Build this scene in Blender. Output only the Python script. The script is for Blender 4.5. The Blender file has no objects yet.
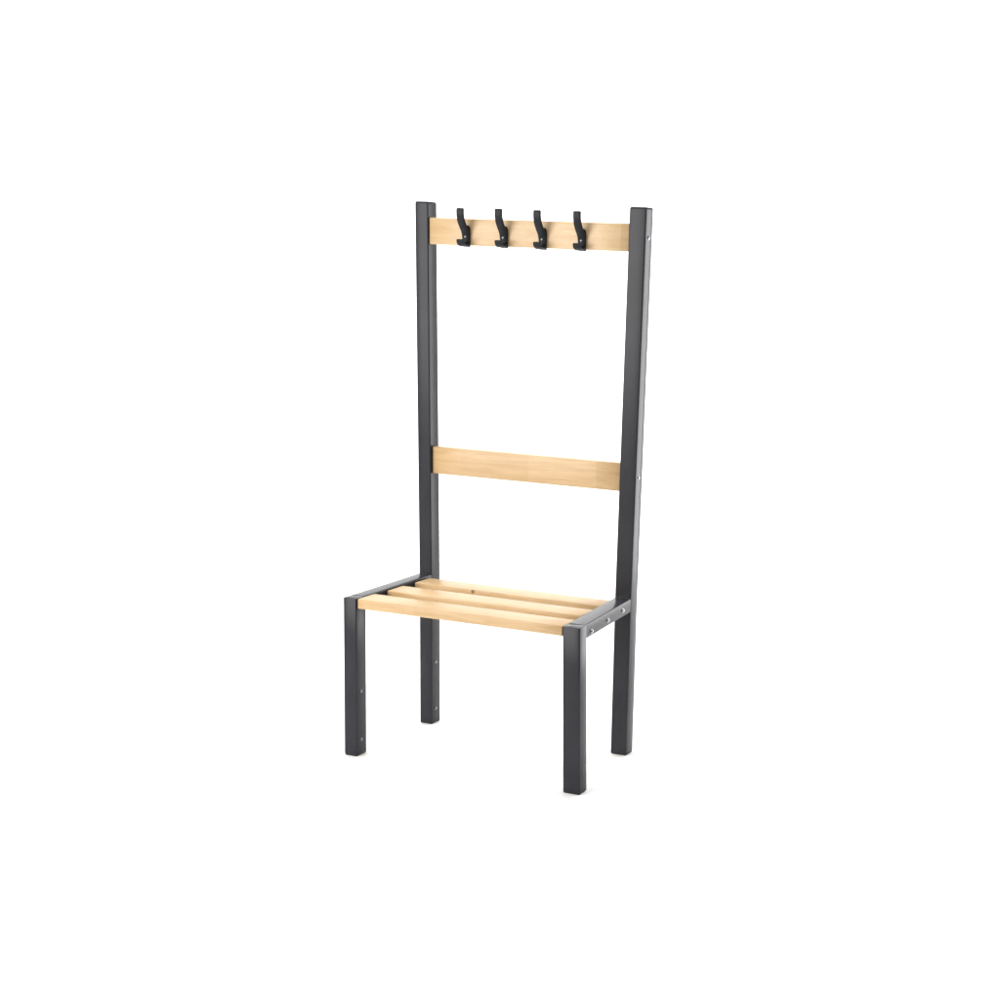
import bpy, bmesh, math, random
from mathutils import Vector, Matrix

random.seed(4)
SC = bpy.context.scene
COL = SC.collection

# ------------------------------------------------------------------ dimensions (metres)
W = 0.697                    # overall width of the bench
TL, TR = 0.0408, 0.0483      # tube width seen on the two end frames
BF, BR = 0.043, 0.0426       # tube depth of front legs / rear posts
YR = 0.3576                  # front face of the rear posts
H, P = 0.45, 1.500           # seat frame height, post height
RH = 0.0381                  # side rail height

# ------------------------------------------------------------------ materials
def new_mat(name):
    m = bpy.data.materials.new(name)
    m.use_nodes = True
    nt = m.node_tree
    b = nt.nodes['Principled BSDF']
    return m, nt, b

def link(nt, a, b):
    nt.links.new(a, b)

def mixrgb(nt, fac, a, b, blend='MIX'):
    n = nt.nodes.new('ShaderNodeMix')
    n.data_type = 'RGBA'
    n.blend_type = blend
    for sock, val in ((n.inputs[0], fac), (n.inputs[6], a), (n.inputs[7], b)):
        if hasattr(val, 'is_output'):
            link(nt, val, sock)
        else:
            sock.default_value = val
    return n.outputs[2]

def ramp(nt, src, stops):
    n = nt.nodes.new('ShaderNodeValToRGB')
    e = n.color_ramp.elements
    while len(e) < len(stops):
        e.new(0.5)
    for k, (pos, c) in enumerate(stops):
        e[k].position = pos
        e[k].color = c
    link(nt, src, n.inputs[0])
    return n.outputs[0]

def noise(nt, vec, scale, detail=3, rough=0.5):
    n = nt.nodes.new('ShaderNodeTexNoise')
    n.inputs['Scale'].default_value = scale
    n.inputs['Detail'].default_value = detail
    n.inputs['Roughness'].default_value = rough
    link(nt, vec, n.inputs['Vector'])
    return n.outputs[0]

def mapping(nt, vec, scale, loc=(0, 0, 0)):
    n = nt.nodes.new('ShaderNodeMapping')
    n.inputs['Scale'].default_value = scale
    n.inputs['Location'].default_value = loc
    link(nt, vec, n.inputs['Vector'])
    return n.outputs[0]

def wood_mat(name, offset, knot=None, c_lo=(0.475, 0.312, 0.146, 1), c_hi=(0.575, 0.404, 0.218, 1)):
    """Varnished finger-jointed beech: fine fibre along x, staves of slightly different tone."""
    m, nt, b = new_mat(name)
    tc = nt.nodes.new('ShaderNodeTexCoord').outputs['Object']
    v = mapping(nt, tc, (1, 1, 1), offset)
    # stave tone: one value per stave length, broken along x
    cells = nt.nodes.new('ShaderNodeTexVoronoi')
    cells.inputs['Scale'].default_value = 1.0
    cells.inputs['Randomness'].default_value = 0.35
    link(nt, mapping(nt, v, (4.6, 0.01, 0.01)), cells.inputs['Vector'])
    sep = nt.nodes.new('ShaderNodeSeparateColor')
    link(nt, cells.outputs['Color'], sep.inputs[0])
    # long figure, warped a little so the lines wander
    warp = noise(nt, mapping(nt, v, (5, 25, 25)), 1.0, 2)
    ww = nt.nodes.new('ShaderNodeVectorMath')
    ww.operation = 'ADD'
    link(nt, mapping(nt, v, (6, 70, 70)), ww.inputs[0])
    wsc = nt.nodes.new('ShaderNodeVectorMath')
    wsc.operation = 'SCALE'
    link(nt, warp, wsc.inputs[0])
    wsc.inputs['Scale'].default_value = 1.8
    link(nt, wsc.outputs[0], ww.inputs[1])
    figure = noise(nt, ww.outputs[0], 1.0, 4, 0.6)
    fibre = noise(nt, mapping(nt, v, (22, 520, 520)), 1.0, 2, 0.6)
    flecks = noise(nt, mapping(nt, v, (90, 700, 700)), 1.0, 1, 0.5)
    base = ramp(nt, figure, [(0.30, c_lo), (0.70, c_hi)])
    tone = ramp(nt, sep.outputs[0], [(0.0, (0.93, 0.915, 0.89, 1)), (1.0, (1.05, 1.05, 1.06, 1))])
    base = mixrgb(nt, 1.0, base, tone, 'MULTIPLY')
    fib = ramp(nt, fibre, [(0.30, (0.93, 0.91, 0.88, 1)), (0.65, (1.03, 1.03, 1.03, 1))])
    base = mixrgb(nt, 0.75, base, fib, 'MULTIPLY')
    flk = ramp(nt, flecks, [(0.66, (1, 1, 1, 1)), (0.76, (0.80, 0.72, 0.62, 1))])
    base = mixrgb(nt, 0.55, base, flk, 'MULTIPLY')
    if knot:
        d = nt.nodes.new('ShaderNodeVectorMath')
        d.operation = 'DISTANCE'
        link(nt, tc, d.inputs[0])
        d.inputs[1].default_value = knot
        kn = ramp(nt, d.outputs['Value'], [(0.0025, (0.16, 0.09, 0.04, 1)), (0.0075, (1, 1, 1, 1))])
        base = mixrgb(nt, 1.0, base, kn, 'MULTIPLY')
    link(nt, base, b.inputs['Base Color'])
    b.inputs['Roughness'].default_value = 0.42
    b.inputs['Specular IOR Level'].default_value = 0.5
    bump = nt.nodes.new('ShaderNodeBump')
    bump.inputs['Strength'].default_value = 0.12
    bump.inputs['Distance'].default_value = 0.0006
    link(nt, fibre, bump.inputs['Height'])
    link(nt, bump.outputs[0], b.inputs['Normal'])
    return m

def paint_mat(name, col, rough, grain=0.15, spec=0.5):
    """Powder coat: very fine orange peel, faint variation of tone and gloss."""
    m, nt, b = new_mat(name)
    tc = nt.nodes.new('ShaderNodeTexCoord').outputs['Object']
    big = noise(nt, tc, 9.0, 3)
    c = ramp(nt, big, [(0.3, tuple(x * 0.9 for x in col) + (1,)), (0.7, tuple(x * 1.12 for x in col) + (1,))])
    link(nt, c, b.inputs['Base Color'])
    r = nt.nodes.new('ShaderNodeMapRange')
    r.inputs['To Min'].default_value = rough - 0.03
    r.inputs['To Max'].default_value = rough + 0.03
    link(nt, noise(nt, tc, 22.0, 3), r.inputs['Value'])
    link(nt, r.outputs[0], b.inputs['Roughness'])
    b.inputs['Specular IOR Level'].default_value = spec
    bump = nt.nodes.new('ShaderNodeBump')
    bump.inputs['Strength'].default_value = grain
    bump.inputs['Distance'].default_value = 0.0004
    link(nt, noise(nt, tc, 900.0, 2), bump.inputs['Height'])
    link(nt, bump.outputs[0], b.inputs['Normal'])
    return m

M_STEEL = paint_mat('anthracite_powder_coat', (0.0265, 0.0266, 0.0312), 0.23, grain=0.10, spec=0.13)
M_PLASTIC = paint_mat('black_plastic', (0.018, 0.022, 0.024), 0.5, 0.08, 0.2)
M_HOOK = paint_mat('black_hook_coating', (0.012, 0.014, 0.017), 0.42, 0.08, 0.15)
M_WOOD_A = wood_mat('beech_front', (0.13, 0.21, 0.05))
M_WOOD_B = wood_mat('beech_middle', (1.37, 0.63, 0.41))
M_WOOD_C = wood_mat('beech_rear', (2.71, 0.17, 0.87), knot=(0.2383, 0.2674, 0.4400))
M_WOOD_D = wood_mat('beech_back', (3.93, 0.77, 0.29))
M_WOOD_E = wood_mat('beech_top', (5.19, 0.35, 0.63), None, (0.515, 0.350, 0.180, 1), (0.595, 0.438, 0.255, 1))

M_ZINC, _nt, _b = new_mat('zinc_plated_steel')
_b.inputs['Base Color'].default_value = (0.34, 0.35, 0.37, 1)
_b.inputs['Metallic'].default_value = 1.0
_b.inputs['Roughness'].default_value = 0.28

M_SCREW, _nt, _b = new_mat('dull_steel')
_b.inputs['Base Color'].default_value = (0.20, 0.21, 0.22, 1)
_b.inputs['Metallic'].default_value = 1.0
_b.inputs['Roughness'].default_value = 0.3

M_FLOOR, _nt, _b = new_mat('white_studio_paper')
_b.inputs['Base Color'].default_value = (0.95, 0.95, 0.95, 1)
_b.inputs['Roughness'].default_value = 0.9
_b.inputs['Specular IOR Level'].default_value = 0.1

# ------------------------------------------------------------------ mesh helpers
def finish(name, bm, mat, parent=None, smooth=False):
    bmesh.ops.recalc_face_normals(bm, faces=bm.faces)
    me = bpy.data.meshes.new(name)
    bm.to_mesh(me)
    bm.free()
    me.materials.append(mat)
    o = bpy.data.objects.new(name, me)
    COL.objects.link(o)
    if smooth:
        for p in me.polygons:
            p.use_smooth = True
    if parent:
        o.parent = parent
    return o

def auto_smooth(o, angle=40):
    me = o.data
    for p in me.polygons:
        p.use_smooth = True
    me.set_sharp_from_angle(angle=math.radians(angle))
    return o

def rrect(w, d, r, seg=4):
    """Rounded rectangle 0..w by 0..d, counter-clockwise."""
    pts = []
    for cx, cy, a0 in ((w - r, r, -90), (w - r, d - r, 0), (r, d - r, 90), (r, r, 180)):
        for k in range(seg + 1):
            a = math.radians(a0 + 90 * k / seg)
            pts.append((cx + r * math.cos(a), cy + r * math.sin(a)))
    return pts

def loft(bm, rings):
    vr = [[bm.verts.new(p) for p in ring] for ring in rings]
    n = len(vr[0])
    for a, b in zip(vr, vr[1:]):
        for i in range(n):
            j = (i + 1) % n
            bm.faces.new((a[i], a[j], b[j], b[i]))
    bm.faces.new(list(reversed(vr[0])))
    bm.faces.new(vr[-1])

def inset(pts, w, d, k):
    """Shrink a 0..w by 0..d profile by k on every side."""
    return [((x - w / 2) * (w - 2 * k) / w + w / 2, (y - d / 2) * (d - 2 * k) / d + d / 2) for x, y in pts]

def upright(levels, w, d, r=0.0030, ends=0.0):
    """Vertical tube through levels [(x, y, z)] = position of its front left corner."""
    bm = bmesh.new()
    pr = rrect(w, d, r)
    rings = []
    for k, (x, y, z) in enumerate(levels):
        ring = [(x + a, y + b, z) for a, b in pr]
        if k == len(levels) - 1 and ends:
            x0, y0, z0 = levels[k - 1]
            t = ends / (z - z0)
            xm, ym = x + (x0 - x) * t, y + (y0 - y) * t
            rings.append([(xm + a, ym + b, z - ends) for a, b in pr])
            rings.append([(x + a, y + b, z - ends * 0.3) for a, b in inset(pr, w, d, ends * 0.3)])
            ring = [(x + a, y + b, z) for a, b in inset(pr, w, d, ends)]
        rings.append(ring)
    loft(bm, rings)
    return bm

def plank(x0, x1, y0, z0, d, h, r=0.003, skew=(0, 0), ch=0.0015):
    """Board along x with eased edges; skew moves the far end in (y, z)."""
    bm = bmesh.new()
    pr = rrect(d, h, r, 3)
    def ring(x, k):
        t = (x - x0) / (x1 - x0)
        return [(x, y0 + a + skew[0] * t, z0 + b + skew[1] * t) for a, b in inset(pr, d, h, k)]
    n = 6
    rings = [ring(x0, ch)] + [ring(x0 + ch + (x1 - x0 - 2 * ch) * k / n, 0) for k in range(n + 1)] + [ring(x1, ch)]
    loft(bm, rings)
    return bm

def dome(bm, centre, axis, r, h, flange=0.0008):
    """Round bolt head on a thin washer, standing on a face with the given normal."""
    q = Vector((0, 0, 1)).rotation_difference(Vector(axis))
    prof = [(r * 1.12, 0), (r * 1.12, flange), (r * 1.0, flange * 1.3), (r * 0.94, h * 0.45), (r * 0.75, h * 0.78), (r * 0.42, h * 0.97)]
    n = 20
    rings = []
    for rr, z in prof:
        rings.append([Vector(centre) + q @ Vector((rr * math.cos(2 * math.pi * i / n), rr * math.sin(2 * math.pi * i / n), z)) for i in range(n)])
    loft(bm, rings)

def strap(bm, path, w, t):
    """Flat bar of width w (along x), thickness t, following path points (y, z) with thickness scale."""
    pts = [Vector((0, y, z)) for y, z, *_ in path]
    rings = []
    for k, p in enumerate(pts):
        a = pts[max(k - 1, 0)]
        b = pts[min(k + 1, len(pts) - 1)]
        tan = (b - a).normalized()
        nor = Vector((1, 0, 0)).cross(tan)
        s = path[k][2] if len(path[k]) > 2 else 1.0
        ww = path[k][3] if len(path[k]) > 3 else 1.0
        pr = rrect(w * ww, t * s, min(0.0016, t * s * 0.45), 3)
        rings.append([p + Vector((1, 0, 0)) * (u - w * ww / 2) + nor * (v - t * s / 2) for u, v in pr])
    loft(bm, rings)

def spline(ctrl, n):
    """Catmull-Rom through ctrl points."""
    out = []
    c = [ctrl[0]] + list(ctrl) + [ctrl[-1]]
    for i in range(1, len(c) - 2):
        for k in range(n):
            t = k / n
            p = []
            for a, b, d, e in zip(c[i - 1], c[i], c[i + 1], c[i + 2]):
                p.append(0.5 * (2 * b + (d - a) * t + (2 * a - 5 * b + 4 * d - e) * t * t + (3 * b - a - 3 * d + e) * t ** 3))
            out.append(tuple(p))
    out.append(tuple(ctrl[-1]))
    return out

# ------------------------------------------------------------------ the setting: one seamless white sweep
def make_floor():
    bm = bmesh.new()
    prof = [(-9.0, 0.0), (-4.0, 0.0), (0.0, 0.0), (4.0, 0.0)]
    R = 1.6
    for k in range(1, 17):
        a = math.radians(90 * k / 16)
        prof.append((4.0 + R * math.sin(a), R - R * math.cos(a)))
    prof.append((4.0 + R, 6.0))
    xs = [-11 + 22 * i / 20 for i in range(21)]
    grid = [[bm.verts.new((x, y, z)) for x in xs] for y, z in prof]
    for a, b in zip(grid, grid[1:]):
        for i in range(len(xs) - 1):
            bm.faces.new((a[i], a[i + 1], b[i + 1], b[i]))
    o = finish('floor', bm, M_FLOOR, smooth=True)
    o['kind'] = 'structure'
    o['label'] = 'plain white seamless studio floor sweeping up behind the bench'
    o['category'] = 'floor'
    return o
make_floor()

# ------------------------------------------------------------------ the bench
bench = bpy.data.objects.new('cloakroom_bench', None)
COL.objects.link(bench)
bench.empty_display_size = 0.2
bench['label'] = 'slatted beech cloakroom bench with dark grey steel frame, tall back posts and four coat hooks'
bench['category'] = 'bench'

def part(name, bm, mat, parent=bench, angle=40):
    return auto_smooth(finish(name, bm, mat, parent), angle)

CAP = 0.006          # visible rim of the plastic inserts
GAP = 0.0006

def end_cap(parent, x, y, z, w, d, up, name):
    """Plastic insert closing a tube: a rim as wide as the tube with eased outer edges."""
    bm = bmesh.new()
    s = 1 if up else -1
    pr = rrect(w, d, 0.0030)
    rings = [[(x + a, y + b, z) for a, b in inset(pr, w, d, 0.0003)],
             [(x + a, y + b, z + s * CAP * 0.55) for a, b in inset(pr, w, d, 0.0003)],
             [(x + a, y + b, z + s * CAP * 0.85) for a, b in inset(pr, w, d, 0.0015)],
             [(x + a, y + b, z + s * CAP) for a, b in inset(pr, w, d, 0.0035)]]
    loft(bm, rings)
    return part(name, bm, M_PLASTIC, parent, 50)

def screw(parent, centre, axis, r, h, name, mat=M_ZINC):
    bm = bmesh.new()
    dome(bm, centre, axis, r, h)
    return part(name, bm, mat, parent, 35)

# front legs (front left corner at floor, then at seat height)
LF0, LF1 = (-0.0106, 0.0007), (-0.0087, 0.0)
RF0, RF1 = (W - TR + 0.0111, -0.0008), (W - TR, 0.0)
ZLF, ZRF = H - 0.0044, H - 0.0051
def front_leg(b, t, w, ztop, BF):
    lev = [(b[0], b[1], CAP), (b[0] + (t[0] - b[0]) * 0.5, b[1] * 0.5, ztop * 0.5), (t[0], t[1], ztop)]
    leg = part('front_leg', upright(lev, w, BF, ends=0.0022), M_STEEL)
    end_cap(leg, b[0], b[1], CAP, w, BF, False, 'foot_cap')
    return leg
leg_l = front_leg(LF0, LF1, TL, ZLF, BF + 0.005)
leg_r = front_leg(RF0, RF1, TR, ZRF, BF + 0.001)
for z in (0.1829, 0.0446):
    t = z / ZLF
    x = LF0[0] + (LF1[0] - LF0[0]) * t + TL
    screw(leg_l, (x - 0.0002, 0.0222, z), (1, 0, 0), 0.0042, 0.0030, 'screw', M_SCREW)

# rear posts
LR = [(0.0126, 0.0007 + YR), (0.0104, YR), (-0.0037, YR)]
RR = [(W - TR - 0.0156, YR - 0.0005), (W - TR - 0.0154, YR), (W - TR - 0.0040, YR)]
def rear_post(c, w, BR):
    lev = [(c[0][0], c[0][1], CAP), (c[1][0], c[1][1], H), (c[2][0], c[2][1], P - CAP)]
    p = part('rear_post', upright(lev, w, BR), M_STEEL)
    end_cap(p, c[0][0], c[0][1], CAP, w, BR, False, 'foot_cap')
    end_cap(p, c[2][0], c[2][1], P - CAP, w, BR, True, 'top_cap')
    return p
post_l = rear_post(LR, TL, BR + 0.006)
post_r = rear_post(RR, TR, BR + 0.004)
def post_x(c, z):
    if z < H:
        return c[0][0] + (c[1][0] - c[0][0]) * z / H
    return c[1][0] + (c[2][0] - c[1][0]) * (z - H) / (P - H)
for z, y in ((0.1858, 0.3803), (0.0447, 0.3810)):
    screw(post_l, (post_x(LR, z) + TL - 0.0002, y, z), (1, 0, 0), 0.0042, 0.0030, 'screw', M_SCREW)
for z, y in ((1.4222, 0.3790), (0.7860, 0.3777)):
    screw(post_r, (post_x(RR, z) + TR - 0.0002, y, z), (1, 0, 0), 0.0056, 0.0030, 'bolt')

# side rails between leg and post, weld bead at the post
def side_rail(fx, rx, w, zf, zr):
    bm = bmesh.new()
    g = 0.0005
    pr = rrect(w - 2 * g, RH, 0.0030)
    y0, y1 = BF - 0.0032, YR + 0.0030
    rings = []
    for k in range(9):
        t = k / 8
        y = y0 + (y1 - y0) * t
        tt = y / YR
        x = fx + (rx - fx) * tt + g
        z = zf + (zr - zf) * tt - RH - 0.0004
        rings.append([(x + a, y, z + b) for a, b in pr])
    loft(bm, rings)
    return part('side_rail', bm, M_STEEL)
rail_l = side_rail(LF1[0], LR[1][0], TL, ZLF, H + 0.0033)
rail_r = side_rail(RF1[0], RR[1][0], TR, ZRF, H + 0.0030)

def weld(parent, x, w, z):
    bm = bmesh.new()
    n, m = 26, 10
    rings = []
    for k in range(n + 1):
        t = k / n
        rr = 0.0052 * (0.75 + 0.35 * random.random()) * (0.35 if k in (0, n) else 1)
        rings.append([(x + 0.002 + (w - 0.004) * t, YR - 0.0002 + rr * math.cos(2 * math.pi * i / m), z - 0.0006 + 0.8 * rr * math.sin(2 * math.pi * i / m)) for i in range(m)])
    loft(bm, rings)
    return part('weld', bm, M_STEEL, parent, 80)
weld(rail_l, LR[1][0], TL, H + 0.0033)
weld(rail_r, RR[1][0], TR, H + 0.0030)
for y, z in ((0.0819, 0.4195), (0.1936, 0.4257), (0.3003, 0.4309)):
    t = y / YR
    x = W + (RR[1][0] + TR - W) * t - 0.0007
    screw(rail_r, (x, y, z), (1, 0, 0), 0.0060, 0.0046, 'bolt')

# seat slats
SW_, SG, ST = 0.0815, 0.04995, 0.0273
ZT = H - 0.0056
def rail_inner(y):
    t = y / YR
    return LF1[0] + (LR[1][0] - LF1[0]) * t + TL, RF1[0] + (RR[1][0] - RF1[0]) * t
for k, mat in enumerate((M_WOOD_A, M_WOOD_B, M_WOOD_C)):
    y = 0.0045 + k * (SW_ + SG)
    a, b = rail_inner(y + SW_ * (0.0 if k == 0 else 0.5))
    part('seat_slat', plank(a + 0.0012, b - 0.0012 - (0.004 if k else 0.0015), y, ZT - ST, SW_, ST, 0.0035), mat, angle=50)

# back slat and hook rail
def cross(name, z0, z1, off, mat, thick):
    zm = (z0 + z1) / 2
    a, b = post_x(LR, zm) + TL, post_x(RR, zm)
    return part(name, plank(a + 0.0008, b - 0.0008, YR + off, z0, thick, z1 - z0, 0.0032), mat, angle=50)
cross('back_slat', 0.7459, 0.8230, 0.0109, M_WOOD_D, 0.024)
cross('hook_rail', 1.3850, 1.4572, 0.0059, M_WOOD_E, 0.024)

# coat hooks: flat dark plate in place of the hook's shadow, long prong curving up and out, short prong below
HW = 0.0212
def make_hook():
    bm = bmesh.new()
    # dark plate, rounded foot: mostly stands in for hook shadow on the wood
    strap(bm, [(-0.0024, -0.001, 0.7), (-0.0024, 0.001), (-0.0024, 0.028), (-0.0024, 0.042, 1.0, 0.98), (-0.0023, 0.0480, 1.0, 0.92), (-0.0022, 0.0525, 0.9, 0.78), (-0.0021, 0.0555, 0.8, 0.56), (-0.0020, 0.0568, 0.5, 0.32)], HW, 0.0046)
    # long prong
    up = spline([(-0.0045, 0.012), (-0.0060, 0.026), (-0.0110, 0.040), (-0.0225, 0.053), (-0.0330, 0.067), (-0.0390, 0.083), (-0.0395, 0.0995)], 5)
    n = len(up) - 1
    strap(bm, [(y, z, 1.15 - 0.25 * k / n, 1.0 - 0.02 * k / n) for k, (y, z) in enumerate(up)] + [(up[-1][0] - 0.0001, up[-1][1] + 0.0012, 0.80, 0.93), (up[-1][0] - 0.0002, up[-1][1] + 0.0022, 0.5, 0.80)], HW, 0.0084)
    # short prong
    lo = spline([(-0.0030, 0.014), (-0.0075, 0.0065), (-0.0170, 0.0030), (-0.0285, 0.0040), (-0.0365, 0.0095), (-0.0395, 0.0170)], 5)
    n = len(lo) - 1
    strap(bm, [(y, z, 1.1 - 0.1 * k / n, 1.0) for k, (y, z) in enumerate(lo)] + [(lo[-1][0] - 0.0003, lo[-1][1] + 0.0012, 0.85, 0.92), (lo[-1][0] - 0.0005, lo[-1][1] + 0.0024, 0.5, 0.74)], HW, 0.0056)
    return bm
hook = part('coat_hook', make_hook(), M_HOOK, bench, 45)
hsc = screw(hook, (0, -0.0106, 0.0270), (0, -1, 0.25), 0.0033, 0.0022, 'screw')
hooks = [(0.1586, 1.3822), (0.2749, 1.3828), (0.3925, 1.3820), (0.5090, 1.3824)]
for k, (x, z) in enumerate(hooks):
    if k == 0:
        hk = hook
    else:
        hk = hook.copy(); COL.objects.link(hk); hk.parent = bench
        s = hsc.copy(); COL.objects.link(s); s.parent = hk
    hk.location = (x, YR + 0.0059 - 0.0001, z)
    hk.rotation_euler = (0, 0, math.radians((0.0, 1.5, -1.0, 0.5)[k]))

# ------------------------------------------------------------------ light
def area(name, loc, target, sx, sy, power, col=(1, 1, 1), spread=180):
    l = bpy.data.lights.new(name, 'AREA')
    l.shape = 'RECTANGLE'
    l.size, l.size_y = sx, sy
    l.energy = power
    l.color = col
    l.spread = math.radians(spread)
    o = bpy.data.objects.new(name, l)
    COL.objects.link(o)
    o.location = loc
    d = Vector(target) - Vector(loc)
    o.rotation_euler = d.to_track_quat('-Z', 'Y').to_euler()
    return o
area('overhead_softbox', (-0.6, 0.6, 4.6), (-0.6, 0.6, 0), 7.0, 6.0, 335)
area('backdrop_softbox', (-2.5, 2.2, 5.2), (-2.5, 5.6, 1.4), 7.0, 1.2, 420)
area('side_softbox', (1.93, 2.35, 0.86), (1.38, 0.2, 0.86), 1.05, 1.66, 35)
area('front_softbox', (-1.6, -3.7, 1.55), (0.4, 0.4, 1.1), 2.6, 2.0, 174, (1.0, 0.97, 0.95))

w = bpy.data.worlds.new('World')
SC.world = w
w.use_nodes = True
bg = w.node_tree.nodes['Background']
bg.inputs[0].default_value = (1, 1, 1, 1)
bg.inputs[1].default_value = 0.15

# ------------------------------------------------------------------ camera
cam = bpy.data.cameras.new('camera')
co = bpy.data.objects.new('camera', cam)
COL.objects.link(co)
r = Vector((0.9296793, 0.3664150, 0.0379000))
u = Vector((-0.1128700, 0.1854088, 0.9761577))
f = u.cross(r)
rot = Matrix((r, u, -f)).transposed()
co.matrix_world = Matrix.Translation((2.3342586, -3.4666193, 1.3648625)) @ rot.to_4x4()
cam.sensor_width = 36
cam.lens = 36 * 1548.043 / 1000
cam.shift_x = -0.19245688
cam.shift_y = 0.10083332
cam.clip_start = 0.05
cam.clip_end = 200
SC.camera = co

vs = SC.view_settings
vs.view_transform = 'Standard'
vs.look = 'None'
vs.exposure = 0
vs.gamma = 1
vs.use_curve_mapping = False
SC.cycles.max_bounces = 10
SC.cycles.diffuse_bounces = 6
